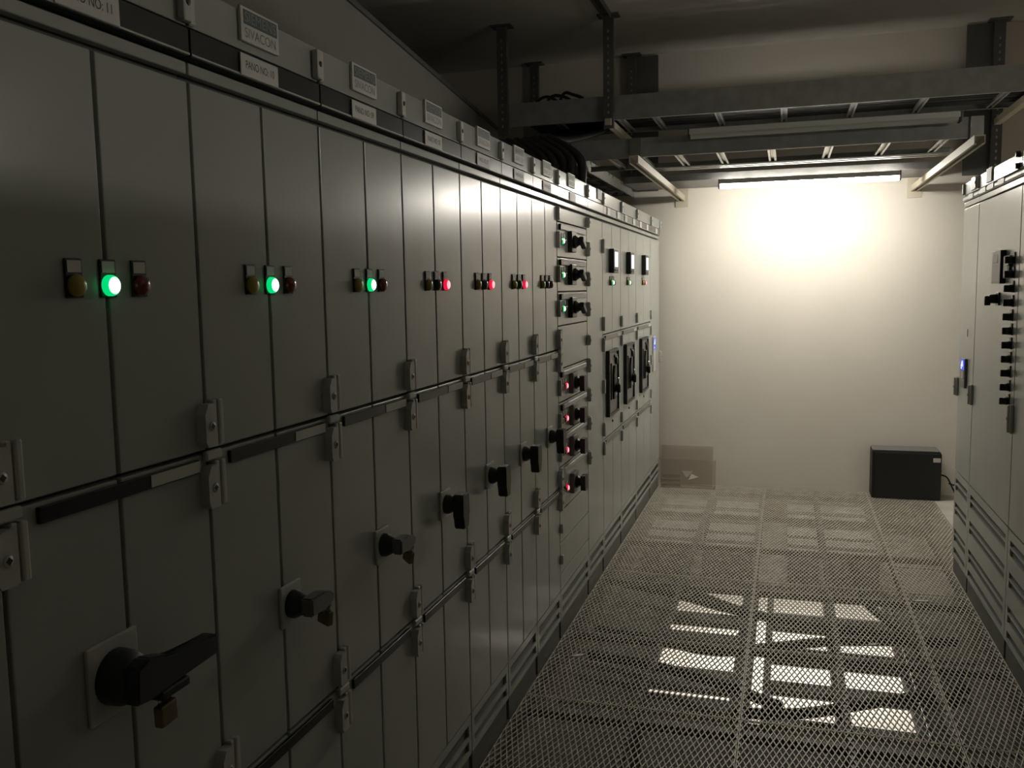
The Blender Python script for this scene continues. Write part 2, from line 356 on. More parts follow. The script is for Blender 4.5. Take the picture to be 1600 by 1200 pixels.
def rotary_short(o, y, z, on):
    p = part('rotary_handle', o, lambda b: box(b, 0, 0.008, -0.040, 0.040, -0.045, 0.045, 0.003, 2), 'latch', (0, y, z), key='rs')
    part('hub', p, lambda b: lathe(b, [(0.008, 0.030), (0.018, 0.030), (0.034, 0.022), (0.046, 0.019), (0.046, 0)], 0, 0, 24), 'handle_dark', key='rs')
    def lever(b):
        prism(b, [(-0.024, -0.018), (0.030, -0.018), (0.070, -0.012), (0.074, 0.0), (0.070, 0.010), (0.030, 0.022), (-0.024, 0.022)], 0.042, 0.070, 'x')
        bmesh.ops.bevel(b, geom=list(b.edges), offset=0.004, segments=2, affect='EDGES')
    def lever_off(b):
        prism(b, [(-0.029, 0.030), (-0.024, 0.036), (0.024, 0.036), (0.029, 0.030), (0.033, -0.030), (0.026, -0.036), (0.022, -0.038), (0.021, -0.072), (-0.017, -0.072), (-0.018, -0.038), (-0.029, -0.032)], 0.040, 0.074, 'x')
        bmesh.ops.bevel(b, geom=list(b.edges), offset=0.003, segments=2, affect='EDGES')
    if on:
        part('lever', p, lever, 'handle_grey', key='on')
        part('lock_bar', p, lambda b: box(b, 0.038, 0.066, 0.022, 0.066, -0.026, -0.012, 0.003), 'black_plastic', key='rs')
    else: part('lever', p, lever_off, 'black_plastic', key='off')
def padlock(label, pos, ax=0.0, tilt=0.0, s=1.0, body='brass', group=None):
    """pos = point where the shackle hangs; body below it, flat side facing +X"""
    t = thing('padlock', label, 'padlock', pos, ax, group)
    R = (tilt, 0, 0)
    part('padlock_body', t, lambda b: box(b, -0.008*s, 0.008*s, -0.019*s, 0.019*s, -0.052*s, -0.018*s, 0.003*s, 2), body, rot=R, key=s)
    def sh(b):
        pts = [(0, -0.012*s, -0.020*s), (0, -0.012*s, -0.006*s)] + [(0, -0.012*s*math.cos(a), -0.006*s+0.012*s*math.sin(a)) for a in [math.pi*i/8 for i in range(1, 8)]] + [(0, 0.012*s, -0.006*s), (0, 0.012*s, -0.020*s)]
        tube(b, pts, 0.0028*s, 8)
    part('shackle', t, sh, 'chrome', rot=R, key=s)
    return t

def std_cubicle(Y0, Y1, label, number, lamps, handle, group='grey switchgear cubicles'):
    W = Y1-Y0; c = W/2; o = thing('switchgear_cubicle', label, 'cabinet', (LX, Y0, 0), 0, group)
    carcass(o, W); header(o, W); nameplate(o, 0.155); number_label(o, 0.148, number)
    g, s = 0.004, 0.0042
    for a, b in ((g, c-s), (c+s, W-g)):
        door_leaf(o, a, b, 1.3885, 2.037); door_leaf(o, a, b, 0.7385, 1.3815); door_leaf(o, a, b, 0.240, 0.7315)
    vent_panel(o, W)
    label_strip(o, 0.060, W-0.035, 1.352, card=(W-0.165, W-0.036))
    label_strip(o, 0.060, W-0.045, 0.703)
    latch_pair(o, W, 1.385); latch_pair(o, W, 0.735)
    for dy, (col, lit) in zip((-0.070, 0.0, 0.070), lamps): lamp(o, c+dy, 1.688, col, lit)
    if handle == 'long': rotary_long(o, c-0.045, 1.078)
    elif handle: rotary_short(o, c+0.022, 1.012, handle == 'on')
    return o
Y, N = True, False
G1 = (('yellow', N), ('green', Y), ('red', N)); R1 = (('yellow', N), ('green', N), ('red', Y)); OFF = (('yellow', N), ('green', N), ('red', N))
EDG = [0.473, 0.930, 1.387, 1.846, 2.300, 2.756, 3.184, 3.610, 4.030]
std_cubicle(EDG[0], EDG[1], 'grey switchgear cubicle at the very start of the row, before number 11', None, G1, None)
std_cubicle(EDG[1], EDG[2], 'grey switchgear cubicle numbered 11 with a long black lever and lit green lamp', 'PANO NO: 11', G1, 'long')
std_cubicle(EDG[2], EDG[3], 'grey switchgear cubicle numbered 10 with lit green lamp and short padlocked lever', 'PANO NO: 10', G1, 'on')
std_cubicle(EDG[3], EDG[4], 'grey switchgear cubicle numbered 09, last of those with a lit green lamp', 'PANO NO: 09', G1, 'on')
std_cubicle(EDG[4], EDG[5], 'grey switchgear cubicle with lit red lamp, next to the green-lit cubicle 09', 'PANO NO: 08', R1, 'off')
std_cubicle(EDG[5], EDG[6], 'grey switchgear cubicle with lit red lamp, between two other red-lit cubicles', 'PANO NO: 07', R1, 'off')
std_cubicle(EDG[6], EDG[7], 'grey switchgear cubicle with lit red lamp, next to the one with unlit lamps', 'PANO NO: 06', R1, 'off')
std_cubicle(EDG[7], EDG[8], 'grey switchgear cubicle with all lamps unlit, beside the column of drawer units', 'PANO NO: 05', OFF, 'off')
padlock('brass padlock hanging from the long black lever', (LX+0.058, EDG[1]+0.2285-0.045+0.048, 1.078-0.040), 0.0, 0.05, 1.05)
padlock('brass padlock on a short grey lever, next to the long black lever', (LX+0.056, EDG[2]+0.2295+0.022+0.060, 1.012-0.014), math.radians(70), 0.15, 0.95)
padlock('brass padlock on a short grey lever, next to the red-lit cubicles', (LX+0.056, EDG[3]+0.227+0.022+0.060, 1.012-0.014), math.radians(55), 0.25, 0.95)

# column of withdrawable drawer units
Y0, Y1 = 4.030, 4.671; W = Y1-Y0
o = thing('drawer_column', 'grey switchgear column of stacked drawer units with black knobs and small lamps', 'cabinet', (LX, Y0, 0))
carcass(o, W); header(o, W, 'strip_lit'); nameplate(o, 0.20); number_label(o, 0.22, None, 0.11)
zg = [2.040, 1.972, 1.810, 1.651, 1.493, 1.292, 1.135, 0.985, 0.830, 0.620, 0.468, 0.320, 0.236]
for i, (zt, zb) in enumerate(zip(zg, zg[1:])):
    d = part('drawer_front', o, lambda b: box(b, -0.020, 0.0, 0.006, W-0.006, zb+0.003, zt-0.003, 0.002, 2), 'paint')
    row = {1: 'g', 2: 'g', 3: 'g', 5: 'r', 6: 'r', 7: 'r', 8: 'r'}.get(i)
    if row:
        s = part('label_strip', d, lambda b: box(b, 0.0, 0.010, 0.075, W-0.06, zt-0.036, zt-0.012, 0.003), 'latch')
        part('strip_end', d, lambda b: box(b, 0.0, 0.012, 0.035, 0.070, zt-0.038, zt-0.010, 0.002), 'black_plastic')
        zc = {1: 1.888, 2: 1.732, 3: 1.575, 5: 1.208, 6: 1.052, 7: 0.899, 8: 0.714}[i]
        ys = 0.048
        lamp(o, ys, zc, 'yellow', False, 0.9); lamp(o, ys+0.040, zc, 'green', row == 'g', 0.9); lamp(o, ys+0.080, zc, 'red', row == 'r', 0.9)
        k = part('rotary_knob', o, lambda b: box(b, 0.0, 0.022, -0.050, 0.050, -0.050, 0.050, 0.004, 2), 'panel_grey' if row == 'r' else 'black_plastic', (0.0, 0.262, zc), key=row)
        part('knob_shaft', k, lambda b: lathe(b, [(0.022, 0.030), (0.028, 0.032), (0.034, 0.026), (0.048, 0.017), (0.056, 0.02)], 0, 0, 20), 'black_plastic', key='ks')
        if row == 'g': part('knob_grip', k, lambda b: box(b, 0.048, 0.072, -0.030, 0.050, -0.013, 0.013, 0.005, 2), 'black_plastic', key='kg', rot=(math.radians(-28), 0, 0))
        else: part('knob_grip', k, lambda b: prism(b, [(-0.030, 0.034), (0.030, 0.034), (0.036, -0.030), (0.028, -0.040), (-0.022, -0.040), (-0.030, -0.030)], 0.048, 0.072, 'x'), 'black_plastic', key='kr')
        latch_flat(o, W-0.004, zc-0.02 if row == 'g' else zc+0.05, 0.07); hinge(o, 0.002, zc, 0.075)
    elif i in (0, 4): hinge(o, 0.002, (zt+zb)/2, 0.06); latch_flat(o, W-0.004, (zt+zb)/2, 0.05)
    elif i in (9, 10): hinge(o, 0.002, (zt+zb)/2, 0.045)
vent_panel(o, W)
# plain cable column
Y0, Y1 = 4.671, 5.094; W = Y1-Y0
o = thing('cable_column', 'plain narrow grey switchgear column with one tall blank door', 'cabinet', (LX, Y0, 0))
carcass(o, W); header(o, W, 'strip_lit'); door_leaf(o, 0.004, W-0.004, 0.240, 2.037); vent_panel(o, W)
part('nameplate', o, lambda b: box(b, 0.0, 0.006, 0.25, 0.37, 2.150, 2.204, 0.001), 'card', (0.0045, 0, 0))
for z in (1.90, 1.46, 1.34, 1.10, 0.85, 0.74): hinge(o, W-0.006, z, 0.08)
# air circuit breaker cubicles
def acb(Y0, Y1, label, disp, red):
    W = Y1-Y0; c = W/2; o = thing('breaker_cubicle', label, 'cabinet', (LX, Y0, 0), 0, 'circuit breaker cubicles')
    carcass(o, W); header(o, W, 'strip_lit')
    part('number_label', o, lambda b: box(b, 0.0, 0.003, 0.10, 0.19, 2.082, 2.125), 'white', (0.0088, 0, 0), key='n1')
    part('number_label', o, lambda b: box(b, 0.0, 0.003, 0.42, 0.51, 2.082, 2.125), 'white', (0.0088, 0, 0), key='n2')
    s = 0.0022
    for a, b in ((0.004, c-s), (c+s, W-0.004)):
        door_leaf(o, a, b, 1.4005, 2.037); door_leaf(o, a, b, 0.7885, 1.3935); door_leaf(o, a, b, 0.240, 0.7815)
    vent_panel(o, W)
    label_strip(o, 0.055, W-0.045, 1.364, card=(W-0.16, W-0.046), m='strip_lit'); label_strip(o, 0.055, W-0.045, 0.752, m='strip_lit')
    for z in (1.397, 0.785):
        hinge(o, W-0.004, z+0.055, 0.07); hinge(o, W-0.004, z-0.065, 0.07)
    m_ = part('power_meter', o, lambda b: box(b, 0.0, 0.030, -0.070, 0.070, -0.070, 0.072, 0.004, 2), 'black_plastic', (0, c-0.02, 1.822), key='pm', label='black meter with a lit white screen')
    part('screen', m_, lambda b: box(b, 0.030, 0.0312, -0.042, 0.052, -0.034, 0.054), 'screen_white', key='pm')
    part('meter_buttons', m_, lambda b: [box(b, 0.030, 0.034, -0.05+k*0.028, -0.032+k*0.028, -0.060, -0.046, 0.001) for k in range(4)], 'panel_grey', key='pm')
    for k, (col, lit) in enumerate((('yellow', N), ('green', not red), ('red', red))): lamp(o, c-0.065+k*0.05, 1.698, col, lit, 0.95)
    # breaker front with recess, charging lever and padlock hasp
    w2, z0, z1 = 0.160, 0.908, 1.298
    f = part('breaker_front', o, lambda b: (box(b, 0, 0.022, -w2, -w2+0.022, z0, z1), box(b, 0, 0.022, w2-0.016, w2, z0, z1), box(b, 0, 0.022, -w2+0.022, w2-0.016, z0, z0+0.016), box(b, 0, 0.022, -w2+0.022, w2-0.016, z1-0.016, z1)), 'black_plastic', (0, c-0.045, 0), key='bf')
    part('face_plate', f, lambda b: box(b, 0.001, 0.012, -w2+0.022, w2-0.016, z0+0.016, z1-0.016), 'breaker_grey', key='bf')
    part('charging_lever', f, lambda b: (prism(b, [(-0.03, 1.00), (0.02, 1.00), (0.035, 1.08), (0.02, 1.20), (0.0, 1.20), (-0.03, 1.14)], 0.012, 0.026, 'x'), box(b, 0.012, 0.020, -0.085, -0.065, 1.00, 1.22, 0.003)), 'black_plastic', key='bf')
    part('control_knob', f, lambda b: (lathe(b, [(0.012, 0.026), (0.024, 0.024), (0.026, 0)], 0.085, 1.225, 16), box(b, 0.012, 0.02, 0.03, 0.12, 1.245, 1.262, 0.003)), 'black_plastic', key='bf')
    part('button', f, lambda b: box(b, 0.012, 0.022, 0.05, 0.09, 1.01, 1.05, 0.004), 'latch', key='bf')
    part('key_lock', o, lambda b: lathe(b, [(0.0, 0.007), (0.006, 0.007), (0.006, 0)], 0, 0, 10), 'black_plastic', (0, c-0.01, 0.86), key='kl')
    return c
E4 = [5.094, 5.682, 6.295, 6.985]
lab = ['grey breaker cubicle next to the plain cable column, green lamp lit', 'middle breaker cubicle of three, green lamp lit and screen glowing', 'breaker cubicle next to the slim end panel, with its red lamp lit']
for i in range(3):
    acb(E4[i], E4[i+1], lab[i], True, i == 2)
    c = E4[i]+(E4[i+1]-E4[i])/2
    padlock(['black padlock on the breaker beside the plain column', 'black padlock on the middle breaker', 'black padlock on the breaker beside the slim end panel'][i], (LX+0.040, c-0.020, 1.115), math.radians(12), 0.12, 1.5, 'black_plastic')
Y0, Y1 = 6.985, 7.49; W = Y1-Y0
o = thing('end_panel', 'slim grey end panel with a small lit blue controller by the back wall', 'cabinet', (LX, Y0, 0))
carcass(o, W); header(o, W, 'strip_lit'); door_leaf(o, 0.004, W-0.004, 0.240, 2.037); vent_panel(o, W)
part('number_label', o, lambda b: box(b, 0.0, 0.003, 0.22, 0.32, 2.082, 2.125), 'white', (0.0088, 0, 0))
k = part('controller', o, lambda b: box(b, 0.0, 0.012, -0.055, 0.055, -0.20, 0.075, 0.003), 'latch', (0, 0.16, 1.20))
part('screen', k, lambda b: box(b, 0.012, 0.0132, -0.045, 0.045, -0.03, 0.065), 'screen_blue')
part('screen_mark', k, lambda b: (prism(b, [(-0.03, 0.012), (0.02, 0.012), (0.01, 0.055), (-0.005, 0.055)], 0.0133, 0.0138, 'x'), box(b, 0.0133, 0.0138, -0.03, -0.01, -0.02, -0.005)), 'screen_mark')
latch_flat(o, W-0.004, 1.09, 0.09); hinge(o, 0.02, 1.10, 0.08)

# ------------------------------------------------------------------ right cabinet row (turned to face -X)
def right_cab(Yfar, Ynear, label, slots):
    W = Yfar-Ynear; o = thing('control_cabinet', label, 'cabinet', (RX, Yfar, 0), math.pi, 'control cabinets facing the switchgear')
    carcass(o, W)
    part('top_rail', o, lambda b: box(b, -0.02, 0.0, 0.003, W-0.003, 2.074, 2.100, 0.002, 2), 'paint')
    part('header_strip', o, lambda b: prism(b, [(-0.02, 2.104), (0.002, 2.104), (0.008, 2.112), (0.008, 2.124), (0.002, 2.132), (-0.02, 2.132)], 0.002, W-0.002, 'y'), 'batten')
    part('header_panel', o, lambda b: box(b, -0.03, 0.004, 0.003, W-0.003, 2.138, 2.205, 0.002, 2), 'paint')
    part('door_panel', o, lambda b: box(b, -0.020, 0.0, 0.005, W-0.005, 0.60, 2.066, 0.0022, 2), 'paint')
    vent_panel(o, W, slots, 0.098, 0.594, 0.045)
    return o
SL = ((0.118, 0.152), (0.190, 0.224), (0.234, 0.262), (0.345, 0.376), (0.386, 0.414), (0.485, 0.517), (0.527, 0.553))
o = right_cab(5.615, 5.190, 'narrow grey control cabinet end of the row, with a lit blue controller', SL); W = 0.425
k = part('controller', o, lambda b: box(b, 0.0, 0.014, -0.06, 0.06, -0.085, 0.075, 0.003), 'panel_grey', (0, 0.20, 1.175))
part('screen', k, lambda b: box(b, 0.014, 0.0152, -0.05, 0.05, 0.012, 0.067), 'screen_blue')
part('screen_mark', k, lambda b: (prism(b, [(-0.035, 0.030), (0.015, 0.030), (0.005, 0.062), (-0.008, 0.062)], 0.0153, 0.0158, 'x'), box(b, 0.0153, 0.0158, -0.035, -0.015, 0.016, 0.026)), 'screen_mark')
part('controller_label', k, lambda b: box(b, 0.014, 0.0152, -0.03, 0.03, -0.035, 0.005), 'card')
latch_flat(o, 0.006, 1.075, 0.10); latch_flat(o, W-0.006, 1.075, 0.10)
part('nameplate', o, lambda b: box(b, 0.0, 0.007, 0.24, 0.34, 2.145, 2.212, 0.001), 'white', (0.0045, 0, 0))
hinge(o, 0.03, 2.172, 0.06); latch_flat(o, W-0.01, 2.172, 0.06)
part('number_label', o, lambda b: box(b, 0.0, 0.003, 0.18, 0.30, 2.106, 2.131), 'white', (0.0082, 0, 0))
part('scratch_tag', o, lambda b: box(b, 0.0, 0.002, 0.23, 0.238, 1.37, 1.41), 'white')
o = right_cab(5.190, 4.300, 'grey control cabinet with a long column of black selector switches', SL); W = 0.89
k = part('relay_unit', o, lambda b: box(b, 0.0, 0.022, -0.085, 0.085, -0.075, 0.075, 0.002), 'panel_grey', (0, 0.545, 1.730), label='grey relay unit with a white label')
part('relay_label', k, lambda b: box(b, 0.022, 0.0228, -0.060, 0.035, 0.020, 0.055), 'card')
part('relay_edge', k, lambda b: box(b, 0.0, 0.024, 0.086, 0.100, -0.075, 0.075), 'black_plastic')
k = part('display_unit', o, lambda b: box(b, 0.0, 0.014, -0.055, 0.055, -0.050, 0.050, 0.002), 'panel_grey', (0, 0.712, 1.728))
part('display_face', k, lambda b: box(b, 0.014, 0.0152, -0.048, 0.030, -0.044, 0.044), 'white')
def selector(o, y, z):
    p = part('selector_switch', o, lambda b: box(b, 0.0, 0.004, -0.020, 0.020, -0.024, 0.028, 0.001), 'bezel', (0, y, z), key='ss')
    part('legend_card', p, lambda b: box(b, 0.004, 0.005, -0.014, 0.014, 0.014, 0.026), 'card', key='ss')
    part('knob', p, lambda b: (lathe(b, [(0.004, 0.017), (0.022, 0.016), (0.022, 0)], 0, -0.006, 16), box(b, 0.020, 0.038, -0.006, 0.006, -0.021, 0.009, 0.002)), 'black_plastic', key='ss')
for i in range(11): selector(o, 0.800, 1.763-0.0615*i)
k = part('mode_switch', o, lambda b: box(b, 0.0, 0.008, -0.030, 0.030, -0.030, 0.030, 0.002), 'black_plastic', (0, 0.525, 1.585))
part('knob', k, lambda b: (lathe(b, [(0.008, 0.022), (0.04, 0.020), (0.04, 0)], 0, 0, 16), box(b, 0.035, 0.060, -0.010, 0.010, -0.030, 0.014, 0.003)), 'black_plastic')
part('knob_mark', k, lambda b: box(b, 0.0085, 0.0095, -0.022, -0.008, 0.012, 0.026), 'card')
k = part('toggle_switch', o, lambda b: box(b, 0.0, 0.02, -0.02, 0.02, -0.02, 0.02, 0.004), 'black_plastic', (0, 0.765, 1.752))
latch_flat(o, W-0.006, 1.075, 0.12)
part('nameplate', o, lambda b: box(b, 0.0, 0.007, 0.20, 0.32, 2.145, 2.212, 0.001), 'card', (0.0045, 0, 0))
for y in (0.06, 0.24, 0.46): part('number_label', o, lambda b: box(b, 0.0, 0.003, 0, 0.13, 2.107, 2.131), 'white', (0.0082, y, 0), key='rn')
for dz in (0.0, 0.05): part('header_latch', o, lambda b: lathe(b, [(0.004, 0.014), (0.02, 0.012), (0.02, 0)], 0, 0, 14), 'black_plastic', (0, W-0.05, 2.15+dz), key='rh')
o = right_cab(4.300, 3.400, 'grey control cabinet beyond the selector switches, with louvred bottom', SL); latch_flat(o, 0.9-0.006, 1.075, 0.12)
for yf in (3.400, 2.500, 1.600): right_cab(yf, yf-0.9, 'plain grey control cabinet further along the row, past the louvred one', SL)

# ------------------------------------------------------------------ overhead: lights, cable trays, posts
def batten(label, x0, x1, y, zb, lit, glow='tube_glow', h=0.045, hang='rod'):
    xc = (x0+x1)/2; L = x1-x0; dz = 0.024 if hang == 'ceiling' else 0.010 if lit else 0.0
    t = thing('batten_light', label, 'light', (xc, y, zb))
    part('housing', t, lambda b: box(b, -L/2+0.004, L/2-0.004, -0.034, 0.034, 0.020+dz, h+0.02, 0.004, 2), 'batten')
    def dif(b):
        pr = [(-0.031, 0.0195+dz)] + [(0.031*math.cos(math.pi+math.pi*i/10), 0.0195+0.020*math.sin(math.pi+math.pi*i/10)) for i in range(11)] + [(0.031, 0.0195+dz)]
        prism(b, [(y_, z_) for (y_, z_) in pr], -L/2+0.012, L/2-0.012, 'x')
    part('diffuser', t, dif, glow if lit else 'diffuser_off', label='glowing tube cover' if lit else 'unlit cover')
    if hang == 'rod':
        for x in (-0.42, 0.0, 0.42): part('hanger_rod', t, lambda b: ((box(b, -0.008, 0.008, 0.0, 0.128, h+0.0195, h+0.0235), box(b, -0.008, 0.008, 0.118, 0.128, h+0.0235, 2.4618-zb))), 'tray_bright', (x, 0, 0), key=('hr', h))
    elif hang == 'bracket':
        for x in (-0.45, 0.45): part('bracket', t, lambda b: box(b, -0.02, 0.02, 0.031, 0.0885, 0.022, 0.030), 'galv', (x, 0, 0), key='bk')
    elif hang == 'ceiling':
        for x in (-0.42, 0.42): part('hanger_rod', t, lambda b: box(b, -0.006, 0.006, -0.006, 0.006, h+0.019, CEIL-0.0005-zb), 'galv', (x, 0, 0), key='hc')
    elif hang == 'slab':
        for x in (-0.42, 0.42): part('hanger_rod', t, lambda b: box(b, -0.006, 0.006, -0.006, 0.006, h+0.019, -0.3405-zb), 'galv', (x, 0, 0), key='hs')
    for s in (-1, 1): part('end_cap', t, lambda b: box(b, -0.006, 0.006, -0.033, 0.033, -0.002, h+0.021, 0.003), 'cap_dark', (s*(L/2-0.004), 0, 0), key=('ec', h))
    return t
p0, p1 = onY(1123, 290, 6.95), onY(1407, 277, 6.95)
batten('lit batten lamp glowing under the trays by the back wall', p0.x, p1.x, 6.95, (p0.z+p1.z)/2-0.022, True)
p0, p1 = onY(1076, 213, 5.16), onY(1501, 186, 5.16)
batten('unlit grey batten lamp along the front of the lower tray', p0.x, p1.x, 5.16, 2.473, False, h=0.03, hang='bracket')
batten('lamp on the lower level seen through the floor grating', -0.55, 0.75, 9.8, -0.62, True, 'tube_glow_low', hang='slab')

tl = batten('lit batten lamp hung behind the control cabinets', 1.80, 3.00, 3.2, 2.47, True, 'tube_glow_dim', hang='ceiling'); tl.rotation_euler = (0, 0, math.pi/2)

def tray(label, x0, x1, yf, yb, zb, h, rungs, rung_z, m='tray', rm='tray', hb=None, rw=0.022):
    t = thing('cable_tray', label, 'cable tray', ((x0+x1)/2, (yf+yb)/2, zb)); xc, yc = t.location.x, t.location.y
    def rail(b, hh): box(b, x0-xc, x1-xc, -0.008, 0.008, 0, hh)
    def rail_c(b, hh, s):
        box(b, x0-xc, x1-xc, -0.002, 0.002, 0, hh); box(b, x0-xc, x1-xc, min(0, s*0.022), max(0, s*0.022), 0, 0.003); box(b, x0-xc, x1-xc, min(0, s*0.022), max(0, s*0.022), hh-0.003, hh)
    part('side_rail', t, lambda b: rail_c(b, h, 1), m, (0, yf-yc, 0)); part('side_rail', t, lambda b: rail_c(b, hb or h, -1), m, (0, yb-yc, 0))
    for x in rungs:
        part('rung', t, lambda b: (box(b, -rw, -rw+0.012, yf-yc+0.003, yb-yc-0.003, 0, 0.018), box(b, rw-0.012, rw, yf-yc+0.003, yb-yc-0.003, 0, 0.018), box(b, -rw+0.012, rw-0.012, yf-yc+0.003, yb-yc-0.003, 0.014, 0.018)), rm, (x-xc, 0, rung_z), key=('rg', yf, yb))
    return t
# upper tray, hung at the posts
Z1 = 2.842
xr = [onZ(px, 182-0.055*(px-1000), Z1).x for px in (1020, 1120, 1225, 1335, 1445, 1568)]
t1 = tray('wide upper cable tray crossing under the ceiling', -2.02, 2.18, 6.46, 7.05, Z1, 0.165, [-1.6, -1.15]+xr+[1.75], 0.006)
for i in range(9):
    y = 6.52+0.057*i; r = 0.020+0.004*(i % 3)
    single('power_cable', 'black power cable lying along the upper cable tray', 'cable', lambda b, y=y, r=r: tube(b, [(x, y+0.012*math.sin(x*2.1+y*40), Z1+0.024+r+0.0004) for x in [-1.85+0.2*k for k in range(20)]], r, 8), 'rubber', group='cables lying in the upper tray')
# lower tray, level with the lamps
Z2 = 2.405
xr = [onZ(px, 242-0.057*(px-1020), Z2).x for px in (1056, 1123, 1205, 1297, 1388, 1480)]
tray('lower cable tray reaching to the back wall lamp', -1.212, 0.885, 5.25, 5.80, Z2, 0.106, [-1.0, xr[0]-0.22]+xr, 0.004, rm='tray_bright', hb=0.03)
for i, y in enumerate((6.10, 6.16)):
    single('strut_channel', ['thin bright steel channel behind the lower tray', 'second thin bright steel channel, nearer the lit lamp'][i], 'channel', lambda b: (box(b, -0.89, 0.95, -0.014, 0.014, 0, 0.004), box(b, -0.89, 0.95, -0.014, -0.010, 0.004, 0.022), box(b, -0.89, 0.95, 0.010, 0.014, 0.004, 0.022)), 'tray_bright', (0, y+0.02*i, 2.436), key='strut')
t = thing('cable_tray', 'shallow solid-bottom tray added above the lit lamp to shade the back wall', 'cable tray', (-0.03, 7.335, 2.462))  # added and shaped to keep the lamp off the wall above it
part('base_sheet', t, lambda b: box(b, -1.18, 1.12, -0.275, 0.280, 0, 0.003), 'tray')
for y in (-0.275, 0.278): part('side_rail', t, lambda b: box(b, -1.18, 1.12, 0, 0.002, 0.003, 0.05), 'tray', (0, y, 0), key='sr3')
for i, x in enumerate((-0.45, -0.10, 0.16, 0.42, 0.72)): part('drop_clip', t, lambda b: (box(b, -0.022, 0.022, -0.010, 0.010, -0.004, -0.0005), box(b, -0.008, 0.008, -0.006, 0.006, -0.022, -0.004)), 'tray_bright', (x, -0.255+0.02*(i % 2), 0), key='clip')
# cream support bars from the lower tray to the wall
for x, l in ((-0.835, 'cream support bar under the lower tray, on the switchgear side'), (0.925, 'cream support bar under the lower tray, on the control cabinet side')):
    t = thing('support_bar', l, 'support', (x, 5.16, 2.36))
    part('channel', t, lambda b: (box(b, -0.026, 0.026, 0, D-5.16-0.001, 0.038, 0.044), box(b, -0.026, -0.022, 0, D-5.16-0.001, 0, 0.038), box(b, 0.022, 0.026, 0, D-5.16-0.001, 0, 0.038), box(b, -0.022, -0.012, 0, D-5.16-0.001, 0, 0.003), box(b, 0.012, 0.022, 0, D-5.16-0.001, 0, 0.003)), 'beige', key='sb')
    part('tray_clamp', t, lambda b: box(b, -0.030, 0.030, 0.072, 0.086, 0.0445, 0.150), 'galv', key='tc')
    part('wall_plate', t, lambda b: box(b, -0.05, 0.05, D-5.16-0.008, D-5.16-0.0005, -0.05, 0.10), 'beige', key='wp')
# side tray running to the wall above the switchgear
t = thing('cable_tray', 'dark side cable tray above the switchgear, with loose cable ties', 'cable tray', (-1.40, 6.4, 2.405))
for s in (-1, 1): part('side_rail', t, lambda b: box(b, -0.002, 0.002, -1.12, 1.21, 0, 0.075), 'tray', (s*0.17, 0, 0), key='str')
for k in range(6): part('rung', t, lambda b: box(b, -0.168, 0.168, -0.015, 0.015, 0, 0.012), 'tray', (0, -0.95+0.40*k, 0), key='stg')
for k in range(12): part('cable_tie', t, lambda b: box(b, -0.003, 0.003, -0.0015, 0.0015, 0, 0.05), 'latch', (0.172, -1.0+0.155*k, 0.055), rot=(0.3*math.sin(k*2.2), 0.35*math.cos(k*1.7), 0), key='tie')
for i in range(4):
    single('power_cable', 'black power cable lying along the side tray above the switchgear', 'cable', lambda b, i=i: tube(b, [(-1.52+0.075*i, 5.3+0.22*k, 2.405+0.012+0.028) for k in range(11)], 0.027, 8), 'rubber', group='cables lying in the side tray')
# drooping cables from the upper tray down to the switchgear roof
for i in range(7):
    x = -1.26-0.055*i
    pts = spline([(x, 6.90, 2.885), (x-0.10, 6.70, 2.80), (x-0.20, 6.30, 2.70-0.012*i), (x-0.22, 5.90, 2.64-0.01*i), (x-0.12, 5.45, 2.57), (-1.14-0.052*i, 5.14, 2.40), (-1.10-0.056*i, 5.00-0.10*(i % 2), 2.206)], 7)
    single('power_cable', 'black power cable drooping from the upper tray to the switchgear roof', 'cable', lambda b, pts=pts: tube(b, pts, 0.025, 9), 'rubber', group='cables drooping to the switchgear roof')
for i in range(3):
    x = -1.72+0.10*i
    single('power_cable', 'thin black cable looping up above the rim of the upper tray', 'cable', lambda b, x=x, i=i: tube(b, spline([(x-0.10, 6.55, 2.95), (x-0.05, 6.56, 3.03+0.02*i), (x+0.02, 6.57, 3.06), (x+0.10, 6.56, 3.02), (x+0.16, 6.55, 2.94)], 6), 0.011, 8), 'rubber', group='loops above the upper tray')
# hanging posts
def post(label, x, y, z0, plate=None, arm=None):
    t = thing('hanging_post', label, 'post', (x, y, z0)); h = CEIL-z0-0.0005
    part('channel', t, lambda b: (box(b, -0.036, 0.036, -0.022, -0.018, 0, h-0.012), box(b, -0.036, -0.032, -0.018, 0.02, 0, h-0.012), box(b, 0.032, 0.036, -0.018, 0.02, 0, h-0.012)), 'post')
    part('head_plate', t, lambda b: box(b, -0.075, 0.075, -0.05, 0.05, h-0.012, h), 'post')
    n = int((h-0.1)/0.05)
    for k in range(n): part('slot_hole', t, lambda b: box(b, -0.006, 0.006, -0.0232, -0.0222, -0.010, 0.010), 'galv', (0, 0, 0.06+0.05*k), key='hole')
    if plate: part('back_plate', t, lambda b: box(b, plate[0], plate[1], 0.03, 0.045, 0, h-0.013), 'post')
    if arm: part('arm', t, lambda b: box(b, -0.022, 0.022, arm[0]-y, arm[1]-y, Z1-0.045-z0, Z1-0.001-z0), 'beige')
    return t
q = onZ(952, 25, 3.55); post('slotted hanging post in front of the wall, on the switchgear side', q.x, 6.425, 2.775, arm=(6.38, 7.50))
q2 = onZ(984, 88, 3.55); post('slotted wall post with a wide back plate, on the switchgear side', -1.235, 7.555, 2.45, plate=(0.02, 0.21))
q3 = onZ(1565, 38, 3.55); post('slotted wall post with a wide back plate, on the control cabinet side', 1.45, 7.50, 2.45, plate=(-0.21, -0.02), arm=(6.40, 7.47))
q4 = onZ(778, 35, 3.55); post('hanging post at the end of the upper tray, near the partition', q4.x, 6.425, 2.78)
